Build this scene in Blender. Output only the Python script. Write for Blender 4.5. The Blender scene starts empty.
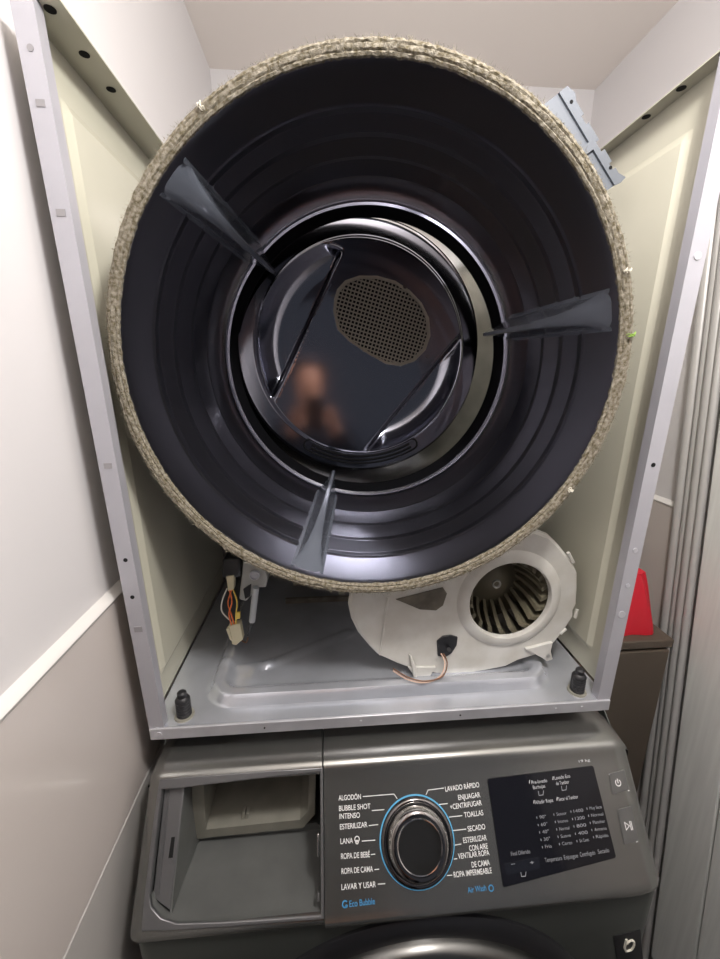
import bpy, bmesh, math, random
import numpy as np
from mathutils import Vector, Matrix
random.seed(7)
sc = bpy.context.scene
COL = sc.collection
PI = math.pi

# ---------------------------------------------------------------- camera, world, lights, exposure
F = 400.0
PITCH = math.radians(14.708); YAW = math.radians(4.4246)
CAM = np.array([0.2617, -0.4832, 0.5011])
cyw, syw, cpt, spt = math.cos(YAW), math.sin(YAW), math.cos(PITCH), math.sin(PITCH)
FW = np.array([syw*cpt, cyw*cpt, -spt]); RT = np.array([cyw, -syw, 0.0]); UP = np.cross(RT, FW)
cd = bpy.data.cameras.new('camera'); cam = bpy.data.objects.new('camera', cd); COL.objects.link(cam)
cam.matrix_world = Matrix(((RT[0], UP[0], -FW[0], CAM[0]), (RT[1], UP[1], -FW[1], CAM[1]), (RT[2], UP[2], -FW[2], CAM[2]), (0, 0, 0, 1)))
cd.sensor_fit = 'VERTICAL'; cd.sensor_height = 24.0; cd.lens = 24.0*F/959.0
cd.clip_start = 0.01
sc.camera = cam
w = bpy.data.worlds.new('world'); sc.world = w; w.use_nodes = True
w.node_tree.nodes['Background'].inputs[0].default_value = (0.85, 0.88, 1.0, 1)
w.node_tree.nodes['Background'].inputs[1].default_value = 0.10
sc.view_settings.view_transform = 'Standard'; sc.view_settings.look = 'None'
sc.view_settings.exposure = 0.52; sc.view_settings.gamma = 1.0
sc.view_settings.use_curve_mapping = False
def area(name, loc, tgt, sx, sy, power, col):
    l = bpy.data.lights.new(name, 'AREA'); l.shape = 'RECTANGLE'; l.size = sx; l.size_y = sy; l.energy = power; l.color = col
    o = bpy.data.objects.new(name, l); COL.objects.link(o); o.location = loc
    o.rotation_euler = (Vector(tgt)-Vector(loc)).to_track_quat('-Z', 'Y').to_euler()
    return o
pl0 = bpy.data.lights.new('ceiling_bulb', 'POINT'); pl0.energy = 20; pl0.shadow_soft_size = .055; pl0.color = (1.0, .97, .94)
plo = bpy.data.objects.new('ceiling_bulb', pl0); COL.objects.link(plo); plo.location = (.50, -.40, 1.06)

# ---------------------------------------------------------------- measuring helpers (sight line of a picture point onto a real plane)
def hit(px, py, ax, val):
    d = RT*(px-360)/F + UP*(480-py)/F + FW
    return CAM + d*((val-CAM[ax])/d[ax])
PN0 = np.array([0, -.045, -.05]); PDN = np.array([0, -.6157, -.788]); PNN = np.array([0, -.788, .6157])
def pv(px, py):
    d = RT*(px-360)/F + UP*(480-py)/F + FW
    p = CAM + d*(((PN0-CAM) @ PNN)/(d @ PNN))
    return p[0], float((p-PN0) @ PDN)
def PP(u, v, h=0.0):                      # washer panel plane: u across, v down the slope, h out of the plane
    p = PN0 + PDN*v + PNN*h
    return Vector((u, p[1], p[2]))

# ---------------------------------------------------------------- materials
def mat(name, col, rough=0.5, metal=0.0, bump=0.0, bscale=200.0, var=0.0, vscale=8.0, col2=None, coat=0.0, emit=None, aniso=None, vstretch=(1,1,1), detail=4):
    m = bpy.data.materials.new(name); m.use_nodes = True
    nt = m.node_tree; b = nt.nodes['Principled BSDF']
    b.inputs['Base Color'].default_value = (*col, 1); b.inputs['Roughness'].default_value = rough; b.inputs['Metallic'].default_value = metal
    if coat: b.inputs['Coat Weight'].default_value = coat; b.inputs['Coat Roughness'].default_value = 0.06
    if emit: b.inputs['Emission Color'].default_value = (*emit[0], 1); b.inputs['Emission Strength'].default_value = emit[1]
    tc = nt.nodes.new('ShaderNodeTexCoord')
    def noise(scale, stretch=(1,1,1), det=4):
        mp = nt.nodes.new('ShaderNodeMapping'); mp.inputs['Scale'].default_value = stretch
        n = nt.nodes.new('ShaderNodeTexNoise'); n.inputs['Scale'].default_value = scale; n.inputs['Detail'].default_value = det
        nt.links.new(tc.outputs['Object'], mp.inputs['Vector']); nt.links.new(mp.outputs['Vector'], n.inputs['Vector'])
        return n
    if var:
        n = noise(vscale, vstretch, detail); r = nt.nodes.new('ShaderNodeValToRGB')
        c2 = col2 if col2 else tuple(c*(1-var) for c in col)
        r.color_ramp.elements[0].position = 0.35; r.color_ramp.elements[1].position = 0.68
        r.color_ramp.elements[0].color = (*c2, 1); r.color_ramp.elements[1].color = (*col, 1)
        nt.links.new(n.outputs['Fac'], r.inputs['Fac']); nt.links.new(r.outputs['Color'], b.inputs['Base Color'])
    if bump:
        n = noise(bscale, aniso or (1,1,1)); bm_ = nt.nodes.new('ShaderNodeBump'); bm_.inputs['Strength'].default_value = bump; bm_.inputs['Distance'].default_value = 0.002
        nt.links.new(n.outputs['Fac'], bm_.inputs['Height']); nt.links.new(bm_.outputs['Normal'], b.inputs['Normal'])
    return m
M = dict(
 paint_wall=mat('wall paint', (.67,.65,.655), .6, bump=.06, bscale=60),
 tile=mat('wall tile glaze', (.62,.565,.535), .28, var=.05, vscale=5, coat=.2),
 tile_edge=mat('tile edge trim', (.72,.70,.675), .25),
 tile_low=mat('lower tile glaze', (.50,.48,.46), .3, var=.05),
 ceiling=mat('ceiling paint', (.86,.80,.75), .8),
 floor=mat('dark floor', (.05,.045,.04), .5),
 panel=mat('cream enamel sheet', (.53,.515,.42), .26, var=.06, vscale=4, bump=.02, bscale=30),
 galv=mat('galvanised sheet', (.62,.62,.66), .38, .55, var=.12, vscale=30, bump=.05, bscale=120),
 flange=mat('painted flange steel', (.43,.425,.465), .38, .25, var=.06, vscale=14),
 holegrey=mat('shallow grey hole', (.27,.26,.27), .6),
 darkgalv=mat('dark galvanised steel', (.16,.16,.155), .5, .5, var=.4, vscale=9),  # dark tone chosen to keep the rear of the cabinet in shade
 doorring=mat('brushed door ring', (.16,.16,.155), .30, 1.0),
 hole=mat('dark hole', (.015,.015,.015), .8),
 pan=mat('galvanised pan steel', (.76,.79,.86), .26, .68, var=.20, vscale=11, bump=.12, bscale=40),
 drum=mat('stainless drum steel', (.20,.198,.225), .28, 1.0, var=.10, vscale=5, bump=.02, bscale=9),
 ring=mat('polished steel ring', (.72,.73,.82), .12, 1.0),
 gap_shade=mat('black gap shade', (.004,.004,.005), .9),  # black colour standing for shade in the gap behind the drum
 disc=mat('dark mirror steel', (.20,.205,.24), .12, 1.0, bump=.02, bscale=7),
 band=mat('bright rear flange steel', (.66,.655,.67), .22, 1.0, var=.3, vscale=14),
 grille=mat('vent plate steel', (.30,.27,.225), .45, .3),
 slot=mat('black slot', (.006,.006,.007), .75),
 felt=mat('worn felt', (.33,.30,.245), .95, bump=.8, bscale=900, var=.55, vscale=260, col2=(.11,.09,.05), detail=6),
 fuzz=mat('felt fuzz', (.36,.32,.24), .95, var=.4, vscale=60),
 lint=mat('pale lint', (.75,.72,.62), .95), greenlint=mat('green lint', (.25,.40,.08), .95),
 lifter=mat('grey moulded plastic', (.15,.165,.20), .20, .25, coat=.25),
 blower=mat('aged cream plastic', (.62,.61,.575), .42, var=.35, vscale=22, col2=(.52,.50,.455), bump=.1, bscale=70, detail=8),
 blade=mat('brown wheel plastic', (.14,.125,.085), .5),
 grime=mat('grimy recess', (.16,.14,.11), .7, var=.5, vscale=40),
 black=mat('black plastic', (.012,.012,.014), .35), rubber=mat('black rubber', (.016,.016,.018), .5),
 bracket=mat('pale galvanised bracket', (.16,.175,.20), .5, .2),
 grey=mat('grey cast metal', (.42,.42,.40), .45, .6), tube=mat('pale grey tube', (.48,.50,.52), .5),
 conn=mat('ivory connector', (.66,.60,.42), .5), orange=mat('orange wire', (.75,.17,.04), .4), yellow=mat('yellow wire', (.75,.55,.10), .4), white=mat('white wire', (.72,.70,.64), .4), pinkw=mat('pink beige wire', (.62,.42,.32), .45), brownw=mat('brown wire', (.16,.07,.03), .45),
 inox=mat('dark inox', (.235,.235,.225), .25, .85, bump=.02, bscale=900, aniso=(.02,1,1)),
 inoxlow=mat('dark grey green enamel', (.10,.108,.10), .32, .6, var=.08, vscale=6),
 bezel=mat('grey bezel plastic', (.15,.15,.155), .34, .5),
 cavity=mat('grey cavity plastic', (.135,.14,.136), .45, .1, var=.14, vscale=30, bump=.05, bscale=80),
 beige=mat('soap box plastic', (.24,.232,.195), .55, var=.22, vscale=25),
 chrome=mat('chrome', (.78,.76,.74), .10, 1.0), darkchrome=mat('smoked chrome', (.20,.19,.19), .14, 1.0),
 glass=mat('black display glass', (.006,.006,.009), .08), knobface=mat('knob face', (.018,.018,.018), .12, .2),
 print=mat('white print', (.82,.82,.82), .5), blueprint=mat('blue print', (.05,.26,.52), .5), dimprint=mat('dim print', (.50,.51,.53), .5),
 greyprint=mat('grey print', (.27,.28,.30), .5),
 led=mat('blue lit ring', (.10,.35,.55), .3, emit=((.08,.34,.62), .16)),
 button=mat('button plastic', (.15,.15,.147), .35, .5), red=mat('red plastic', (.62,.012,.03), .42),
 brownbox=mat('brown cabinet', (.105,.082,.062), .5, var=.2, vscale=5),
 alu=mat('aluminium profile', (.55,.54,.53), .4, .2), doorp=mat('pale wood laminate', (.88,.89,.87), .40, var=.10, vscale=14, vstretch=(6,6,.35), detail=6),
 skin=mat('skin', (.62,.30,.18), .5), cloth=mat('dark cloth', (.02,.024,.035), .9),
)

# ---------------------------------------------------------------- object helpers
def obj(name, bm, m, parent=None, smooth=False, bevel=0, label=None, seg=2):
    me = bpy.data.meshes.new(name)
    bmesh.ops.remove_doubles(bm, verts=bm.verts, dist=1e-6)
    bmesh.ops.recalc_face_normals(bm, faces=bm.faces)
    bm.to_mesh(me); bm.free()
    for x in (m if isinstance(m, (list, tuple)) else [m]): me.materials.append(x)
    o = bpy.data.objects.new(name, me); COL.objects.link(o)
    if parent is not None:
        o.parent = parent
        if parent.type == 'EMPTY' or parent.location.length > 0: pass
    if bevel:
        b = o.modifiers.new('bevel', 'BEVEL'); b.width = bevel; b.segments = seg; b.limit_method = 'ANGLE'; b.angle_limit = math.radians(35)
        b.harden_normals = False
    if smooth or bevel:
        for p in me.polygons: p.use_smooth = True
        try: me.set_sharp_from_angle(angle=math.radians(38 if not bevel else 50))
        except Exception: pass
    if label: o['label'] = label
    return o
def thing(name, label, cat, group=None, loc=(0,0,0)):
    o = bpy.data.objects.new(name, None); COL.objects.link(o); o.empty_display_size = .05; o.location = loc
    o['label'] = label; o['category'] = cat
    if group: o['group'] = group
    return o
def box(bm, a, b):
    x0,y0,z0 = a; x1,y1,z1 = b
    v = [bm.verts.new(p) for p in ((x0,y0,z0),(x1,y0,z0),(x1,y1,z0),(x0,y1,z0),(x0,y0,z1),(x1,y0,z1),(x1,y1,z1),(x0,y1,z1))]
    for f in ((0,3,2,1),(4,5,6,7),(0,1,5,4),(1,2,6,5),(2,3,7,6),(3,0,4,7)): bm.faces.new([v[i] for i in f])
    return v
def B(*boxes):
    bm = bmesh.new()
    for a, b in boxes: box(bm, a, b)
    return bm
def prism(bm, pts, off):                  # closed polygon pts (Vectors) extruded by off
    off = Vector(off); a = [bm.verts.new(Vector(p)) for p in pts]; b = [bm.verts.new(Vector(p)+off) for p in pts]
    n = len(a); bm.faces.new(a); bm.faces.new(b[::-1])
    for i in range(n): bm.faces.new((a[i], a[(i+1)%n], b[(i+1)%n], b[i]))
def frame(bm, outer, inner, off):         # ring between two loops with equal counts, extruded
    off = Vector(off); n = len(outer)
    A = [bm.verts.new(Vector(p)) for p in outer]; Bq = [bm.verts.new(Vector(p)) for p in inner]
    C = [bm.verts.new(Vector(p)+off) for p in outer]; D = [bm.verts.new(Vector(p)+off) for p in inner]
    for i in range(n):
        j = (i+1)%n
        bm.faces.new((A[i],A[j],Bq[j],Bq[i])); bm.faces.new((C[j],C[i],D[i],D[j]))
        bm.faces.new((A[j],A[i],C[i],C[j])); bm.faces.new((Bq[i],Bq[j],D[j],D[i]))
def lathe(bm, prof, M4=None, n=96, a0=0, a1=2*PI, closed=False):   # prof: (r, t); axis local +Y
    full = abs(a1-a0-2*PI) < 1e-6; rings = []
    for i in range(n if full else n+1):
        a = a0+(a1-a0)*i/n; row = []
        for r, t in prof:
            p = Vector((r*math.cos(a), t, r*math.sin(a)))
            row.append(bm.verts.new(M4 @ p if M4 else p))
        rings.append(row)
    m = len(prof); cnt = len(rings)
    for i in range(cnt if full else cnt-1):
        A, C = rings[i], rings[(i+1)%cnt]
        for j in range(m if closed else m-1):
            k = (j+1)%m
            try: bm.faces.new((A[j], A[k], C[k], C[j]))
            except Exception: pass
    if not full and closed:
        bm.faces.new(rings[0]); bm.faces.new(rings[-1][::-1])
def tube(bm, pts, r, n=8, cap=True):
    pts = [Vector(p) for p in pts]; rings = []
    rr = r if isinstance(r, (list, tuple)) else [r]*len(pts)
    up = Vector((0.13,.21,.97))
    for i, p in enumerate(pts):
        t = (pts[min(i+1,len(pts)-1)]-pts[max(i-1,0)]).normalized()
        s = t.cross(up)
        if s.length < .05: s = t.cross(Vector((1,0,0)))
        s.normalize(); q = s.cross(t)
        rings.append([bm.verts.new(p+(s*math.cos(2*PI*k/n)+q*math.sin(2*PI*k/n))*rr[i]) for k in range(n)])
    for a, b in zip(rings, rings[1:]):
        for k in range(n): bm.faces.new((a[k], a[(k+1)%n], b[(k+1)%n], b[k]))
    if cap: bm.faces.new(rings[0][::-1]); bm.faces.new(rings[-1])
def smooth_path(pts, n=6):
    P = [Vector(p) for p in pts]; out = []
    for i in range(len(P)-1):
        p0, p1, p2, p3 = P[max(i-1,0)], P[i], P[i+1], P[min(i+2,len(P)-1)]
        for k in range(n):
            t = k/n
            out.append(.5*((2*p1)+(p2-p0)*t+(2*p0-5*p1+4*p2-p3)*t*t+(3*p1-p0-3*p2+p3)*t**3))
    return out+[P[-1]]
def wire(name, pts, r, m, parent): 
    bm = bmesh.new(); tube(bm, smooth_path(pts), r, 6); return obj(name, bm, m, parent, smooth=True)
def struct(name, bm, m, parent=None, **k):
    o = obj(name, bm, m, parent, **k)
    if parent is None: o['kind'] = 'structure'
    return o
def disc_bm(c, r, nrm, h, n=16):
    bm = bmesh.new(); q = Vector((0,1,0)).rotation_difference(Vector(nrm).normalized()).to_matrix().to_4x4()
    lathe(bm, [(0.00001,0),(r,0),(r,h),(0.00001,h)], Matrix.Translation(Vector(c)) @ q, n); return bm

# ---------------------------------------------------------------- the room
XL, XR, YB, ZC, ZF = -.040, 1.05, .87, 1.30, -.97
YF = -1.25
wl = struct('wall_left', B(((XL-.05,YF,ZF),(XL,YB,ZC))), M['paint_wall'])
wr = struct('wall_right', B(((XR,YF,ZF),(XR+.05,YB,ZC))), M['paint_wall'])
struct('wall_back', B(((XL-.05,YB,ZF),(XR+.05,YB+.05,ZC))), M['paint_wall'])
struct('ceiling', B(((XL-.05,YF,ZC),(XR+.05,YB+.05,ZC+.05))), M['ceiling'])
struct('floor', B(((XL-.05,YF,ZF-.05),(XR+.05,YB+.05,ZF))), M['floor'])
zj = [.208, -.098, -.404, -.71, ZF+.002]
def tiles(side, parent):
    for i in range(4):
        for (y0, y1) in ((-1.2,-.62),(-.62,.03),(.03,.45),(.45,.86)) if side > 0 else ((-1.2,-.60),(-.60,.28),(.28,.86)):
            z1, z0 = zj[i]-.0012, zj[i+1]+.0012
            a = (XL, y0+.001, z0) if side < 0 else (XR-.010, y0+.001, z0)
            b = (XL+.010, y1-.001, z1) if side < 0 else (XR, y1-.001, z1)
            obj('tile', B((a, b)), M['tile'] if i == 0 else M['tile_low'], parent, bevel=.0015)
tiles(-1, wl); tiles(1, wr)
for side, nm in ((-1, 'trim_1'), (1, 'trim_2')):
    x = XL if side < 0 else XR; s = 1 if side < 0 else -1
    bm = bmesh.new(); prism(bm, [(x,YF,.207),(x+s*.011,YF,.207),(x+s*.0125,YF,.211),(x+s*.0105,YF,.2145),(x,YF,.219)], (0, YB-YF, 0))
    struct(nm, bm, M['tile_edge'], smooth=True)

# folding door on the right, leaning a little as in the photo
LEAN = .104
def ln(x, y, z): return Vector((x, y+LEAN*(z-.10), z))
dr = struct('door_1', (lambda b: (prism(b, [ln(1.049,.30,ZF+.001), ln(1.049,.20,ZF+.001), ln(1.049,.20,ZC-.005), ln(1.049,.30,ZC-.005)], (-.014,0,0)), b)[1])(bmesh.new()), M['alu'])
for k, (x, y) in enumerate(((1.034,.290),(1.030,.268),(1.026,.246),(1.020,.226))):
    bm = bmesh.new(); tube(bm, [ln(x,y,ZF+.003), ln(x,y,ZC-.005)],   .0075 if k % 2 else .0110, 10); obj('door_profile', bm, M['alu'], dr, smooth=True)
pts = [(1.014,.208),(1.006,.100),(.998,-.005),(.990,-.115),(.980,-.24),(.965,-.42)]
for k, (a, b) in enumerate(zip(pts, pts[1:])):
    z0 = ZF+.11; g_ = .0015
    bm = bmesh.new(); prism(bm, [ln(a[0],a[1]-g_,z0), ln(b[0],b[1]+g_,z0), ln(b[0],b[1]+g_,ZC-.005), ln(a[0],a[1]-g_,ZC-.005)], (.016,0,0))
    obj('door_leaf', bm, M['doorp'], dr, bevel=.003)

obj('door_gap_shade', B(((.99,-.40,ZF),(1.035,.06,ZF+.10))), M['black'], dr)  # added black block that keeps the gap under the leaves dark

# red bag on the brown cabinet
bc = thing('storage_cabinet', 'low brown cabinet in the dark gap right of the washer', 'cabinet')
cx0, cx1, cy0, cy1, cz = .76, .985, .20, .55, -.045
obj('cabinet_body', B(((cx0,cy0+.016,ZF+.0),(cx1,cy1,cz-.02))), M['brownbox'], bc, bevel=.003)
obj('cabinet_top', B(((cx0-.002,cy0,cz-.02),(cx1+.002,cy1,cz))), M['brownbox'], bc, bevel=.003)
obj('cabinet_door', B(((cx0+.004,cy0,ZF+.06),(cx1-.004,cy0+.015,cz-.026))), M['brownbox'], bc, bevel=.002)
bm = bmesh.new()
base = [(.875,.31),(1.022,.31),(1.028,.42),(.88,.43)]; rows = []
for k in range(7):
    t = k/6; s = 1-.50*t**1.3; cx = .908-.006*t; cyy = .262
    row = []
    for i in range(24):
        a = 2*PI*i/24; rx = .062*s; ry = .045*s; wv = 1+.07*math.sin(5*a+3*t)+.04*math.sin(9*a)
        ex = abs(math.cos(a))**.6*math.copysign(1, math.cos(a)); ey = abs(math.sin(a))**.6*math.copysign(1, math.sin(a))
        row.append(bm.verts.new((cx+rx*wv*ex, cyy+ry*wv*ey, cz+.001+.135*t)))
    rows.append(row)
for a, b in zip(rows, rows[1:]):
    for i in range(24): bm.faces.new((a[i], a[(i+1)%24], b[(i+1)%24], b[i]))
bm.faces.new(rows[-1]); bm.faces.new(rows[0][::-1])
o = obj('red_bag', bm, M['red'], smooth=True); o['label'] = 'red plastic bag standing in the gap right of the dryer cabinet'; o['category'] = 'bag'

# ---------------------------------------------------------------- dryer cabinet (top cover and front panel taken off)
dc = thing('dryer_cabinet', 'open cream and grey steel dryer cabinet without front or lid, stacked on the washer', 'dryer cabinet')
H, W, DP = .835, .686, .60
SL, SR = .017, .018                         # how far the bare sides lean outwards at the top
def side_panel(sgn):
    bm = bmesh.new()
    ys = [0.0, .053, .062, .30, .545, .554, DP]; zs = [0.018, .058, .068, .40, .775, .786, H]
    def X(z, lift): 
        x = (-SL*z/H) if sgn < 0 else W+SR*z/H
        return x + (-sgn)*(lift)
    grid = []
    for z in zs:
        row = []
        for y in ys:
            lift = .0050 if (ys[2] <= y <= ys[4] and zs[2] <= z <= zs[4]) else 0
            row.append((X(z, lift), y, z))
        grid.append(row)
    for thick in (0, 1):
        V = [[bm.verts.new((p[0] + sgn*.0012*thick - (0), p[1], p[2])) for p in row] for row in grid]
        for i in range(len(zs)-1):
            for j in range(len(ys)-1): bm.faces.new((V[i][j], V[i][j+1], V[i+1][j+1], V[i+1][j]))
        if thick == 0: V0 = V
    n, m = len(zs), len(ys)
    rim0 = V0[0]+[V0[i][-1] for i in range(1,n)]+V0[-1][::-1][1:]+[V0[i][0] for i in range(n-2,0,-1)]
    rim1 = V[0]+[V[i][-1] for i in range(1,n)]+V[-1][::-1][1:]+[V[i][0] for i in range(n-2,0,-1)]
    for i in range(len(rim0)):
        j = (i+1)%len(rim0); bm.faces.new((rim0[i], rim0[j], rim1[j], rim1[i]))
    o = obj('side_panel', bm, M['panel'], dc)
    b = o.modifiers.new('bevel','BEVEL'); b.width=.003; b.segments=3; b.limit_method='ANGLE'; b.angle_limit=math.radians(12)
    for p in o.data.polygons: p.use_smooth = True
    o.data.set_sharp_from_angle(angle=math.radians(60))
    return o
spL, spR = side_panel(-1), side_panel(1)
def flange(sgn, wd):
    # folded front edge of the side: flat strip facing forward with a thin return lip
    bm = bmesh.new()
    def xo(z): return (-SL*z/H-.0015) if sgn < 0 else (W+SR*z/H+.0015)
    for (a, b, y0, y1) in ((0, wd, -.0015, 0.0), (wd-.0014, wd, 0.0, .013), (0, .0014, 0, .02)):
        pts = [(xo(.0)-sgn*a, y0, .0), (xo(0)-sgn*b, y0, .0), (xo(H)-sgn*b, y0, H), (xo(H)-sgn*a, y0, H)]
        prism(bm, pts, (0, y1-y0, 0))
    o = obj('front_flange', bm, M['flange'], dc)
    holes = [(38,50,.0030,3),(46,105,.005,2),(62,214,.0055,2),(110,466,.0055,2),(126,560,.0026,0),(133,597,.0026,0),(140,629,.0065,2),(154,729,.0035,1)] if sgn < 0 else [(709,257,.0045,1),(662,465,.003,0),(642,550,.0035,1),(633,585,.0030,1),(626,614,.0055,1)]
    holes = [(hit(px, py, 1, 0)[2], r, k) for px, py, r, k in holes]
    for z, r, k in holes:
        x = xo(z)-sgn*wd*.52
        if k == 2: obj('square_hole', B(((x-r*.8,-.0022,z-r*.6),(x+r*.8,-.0014,z+r*.6))), M['holegrey'], o)
        elif k == 3: obj('screw_hole', disc_bm((x,-.0014,z), r, (0,-1,0), .0006), M['holegrey'], o)
        elif k == 1: obj('screw_dimple', disc_bm((x,-.0014,z), r, (0,-1,0), .0012), M['galv'], o, smooth=True)
        else: obj('screw_hole', disc_bm((x,-.0014,z), r, (0,-1,0), .0006), M['hole'], o)
    return o
flange(-1, .0205); flange(1, .0205)
def top_flange(sgn):
    x0 = -SL-.0005 if sgn < 0 else W+SR+.0005; wd = .040 if sgn < 0 else .020
    o = obj('top_flange', B(((min(x0,x0-sgn*wd), .003, H-.0008),(max(x0,x0-sgn*wd), DP, H+.0008))), M['panel'], dc)
    for y in (.015,.07,.125,.30,.45):
        x = x0-sgn*wd*.62
        obj('screw_hole', disc_bm((x, y, H-.0009), .0052, (0,0,-1), .0006), M['hole'], o)
    return o
top_flange(-1); top_flange(1)
obj('back_panel', B(((-.001,DP-.0012,.0),(W+.001,DP,H))), M['galv'], dc)

# base pan: front lip, raised rim, sunken tray with pressed ribs
def pan():
    bm = bmesh.new()
    NX, NY = 150, 110
    def sm(a, b, x): t = min(1, max(0, (x-a)/(b-a))); return t*t*(3-2*t)
    def seg(x, y, a, b, r):
        ax, ay = a; bx, by = b; dx, dy = bx-ax, by-ay
        t = min(1, max(0, ((x-ax)*dx+(y-ay)*dy)/(dx*dx+dy*dy))); d = math.hypot(x-ax-t*dx, y-ay-t*dy)
        return max(0, 1-(d/r)**2)**.8 if d < r else 0
    def hz(x, y):
        # distance inside the rounded raised tray
        xl, xr, yf, yb, rc = .062, .622, .026, .55, .05
        dx = max(xl+rc-x, x-(xr-rc), 0); dy = max(yf+rc-y, y-(yb-rc), 0)
        d = rc-math.hypot(dx, dy) if (dx > 0 and dy > 0) else min(x-xl, xr-x, y-yf, yb-y)
        z = .014 + .016*sm(0, .010, d) - .012*sm(.022, .040, d)
        for a, b in (((.108,.108),(.150,.112)), ((.150,.112),(.290,.190)), ((.128,.080),(.130,.096)), ((.34,.20),(.50,.20))): z += .0035*seg(x, y, a, b, .011)
        z += .004*seg(x, y, (.078,.112),(.085,.112), .010)
        return z
    V = []
    for j in range(NY+1):
        y = .0+ (DP-.002)*(j/NY)**1.6; V.append([bm.verts.new((.001+(W-.002)*i/NX, y, hz(.001+(W-.002)*i/NX, y))) for i in range(NX+1)])
    for j in range(NY):
        for i in range(NX): bm.faces.new((V[j][i], V[j][i+1], V[j+1][i+1], V[j+1][i]))
    return bm
bp = obj('base_pan', pan(), M['pan'], dc, smooth=True)
fl = obj('base_front_lip', B(((-.001,-.004,-.004),(W+.001,0.0,.0145)), ((-.001,0,-.004),(W+.001,.02,-.002))), M['galv'], dc, bevel=.0012)
for x, k in ((.30,.0018),(.60,.0018),(.642,.0018),(.012,.0042),(.45,.0012),(.16,.0012)):
    obj('lip_screw' if k > .002 else 'lip_hole', disc_bm((x,-.0039,.0055), k, (0,-1,0), .0012), M['galv'] if k > .0015 else M['hole'], fl)
for x in (.0405, .6465):
    bm = bmesh.new(); mt = Matrix.Translation((x,.019,0)) @ Matrix.Rotation(PI/2, 4, 'X')
    prof = [(0.0001,.013),(.0105,.013),(.0105,.019)]
    for k in range(5): prof += [(.0095,.0195+k*.005),(.0105,.021+k*.005),(.0105,.023+k*.005)]
    prof += [(.0085,.046),(.0065,.0475),(.0065,.054),(.0045,.056),(.0001,.056)]
    lathe(bm, prof, mt, 24); obj('rubber_post', bm, M['rubber'], dc, smooth=True, label='black ribbed rubber post near the left corner of the pan' if x < .3 else 'black ribbed rubber post near the right corner of the pan')
    bm = bmesh.new(); lathe(bm, [(0.0001,.0138),(.0145,.0138),(.0135,.0165),(.0001,.0165)], mt, 24); obj('post_washer', bm, M['beige'], dc, smooth=True)

# bulkhead at the back: bright flange, dark disc with vent
AX = Vector((.031, .36, .016)).normalized()
C0 = Vector((.3085, .000, .5085))
QD = Vector((0,1,0)).rotation_difference(AX).to_matrix().to_4x4()
MD = Matrix.Translation(C0) @ QD
cb = hit(361.5, 350, 1, .385); CB = Vector((cb[0], .385, cb[2])); RB = .254
bm = bmesh.new(); T = Matrix.Translation(CB)
lathe(bm, [(RB-.004,.010),(RB+.001,.012),(RB+.010,.018),(.30,.030),(.325,.032),(.325,.200),(.318,.200),(.318,.036),(RB-.004,.016)], T, 128, closed=True)
obj('rear_flange', bm, M['band'], dc, smooth=True)
bm = bmesh.new(); nn_ = 96; yk = CB.y+.034
def rect_at(a):
    dx, dz = math.cos(a), math.sin(a); t = 9
    if dx > 1e-6: t = min(t, (W-.001-CB.x)/dx)
    if dx < -1e-6: t = min(t, (.001-CB.x)/dx)
    if dz > 1e-6: t = min(t, (H-.03-CB.z)/dz)
    if dz < -1e-6: t = min(t, (.017-CB.z)/dz)
    return Vector((CB.x+dx*t, yk, CB.z+dz*t))
angs_ = sorted([2*PI*k/nn_ for k in range(nn_)]+[math.atan2(zz-CB.z, xx-CB.x) % (2*PI) for xx in (.001,W-.001) for zz in (.017,H-.03)])
frame(bm, [rect_at(a) for a in angs_], [Vector((CB.x+.29*math.cos(a), yk, CB.z+.29*math.sin(a))) for a in angs_], (0,.0015,0))
obj('rear_light_baffle', bm, M['darkgalv'], dc)  # hidden plate added to block light passing over the drum
def hitc(px, py): 
    p = hit(px, py, 1, .382); return (p[0]-CB.x, p[2]-CB.z)
chords = [(hitc(345,247), hitc(270,411)), (hitc(465,329), hitc(359,454))]
RP = .214
def sm(a, b, x): t = min(1, max(0, (x-a)/(b-a))); return t*t*(3-2*t)
def discz(x, z):                           # + is towards the viewer
    r = math.hypot(x, z); h = 0.0
    h += -.010*sm(RB-.006, RB, r)          # rolled outer edge
    h += .0045*sm(RP+.004, RP-.002, r) if False else .0045*(1-sm(RP-.003, RP+.004, r))
    for (a, b) in chords:
        ax, az = a; bx, bz = b; L = math.hypot(bx-ax, bz-az); nx, nz = (bz-az)/L, -(bx-ax)/L
        if nx*(-ax)+nz*(-az) > 0: nx, nz = -nx, -nz
        d = (x-ax)*nx+(z-az)*nz            # > 0 on the outer side of the chord
        s = ((x-ax)*(bx-ax)+(z-az)*(bz-az))/L/L
        if d > -.004 and 0 < s < 1 and r < RP+.002:
            # depth: steep wall at the chord, then a bowl rising again to the rim arc
            wmax = RP-abs(ax*nx+az*nz)+.001
            e = sm(0,.06,s)*sm(1,.94,s) if False else sm(0,.05,s)*(1-sm(.95,1,s))
            dep = sm(-.003,.009,d)*(1-sm(.35,1.0,max(0,d)/wmax*1.0) * .0)
            rim = 1-sm(RP-.030, RP-.002, r)
            q_ = min(1, max(0, RP-r)/.060); h += (-.030*sm(-.001,.011,d)*(1-(1-q_)**2.2))*e
            rr = math.exp(-((d+.006)/.0022)**2) if d < 0 else 0
            h += .0015*rr*e
    return h
bm = bmesh.new(); NR, NA = 130, 420; rows = []
for i in range(NR+1):
    r = .0001+(RB)*(i/NR); rows.append([bm.verts.new((CB.x+r*math.cos(2*PI*k/NA), CB.y-discz(r*math.cos(2*PI*k/NA), r*math.sin(2*PI*k/NA)), CB.z+r*math.sin(2*PI*k/NA))) for k in range(NA)])
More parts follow.
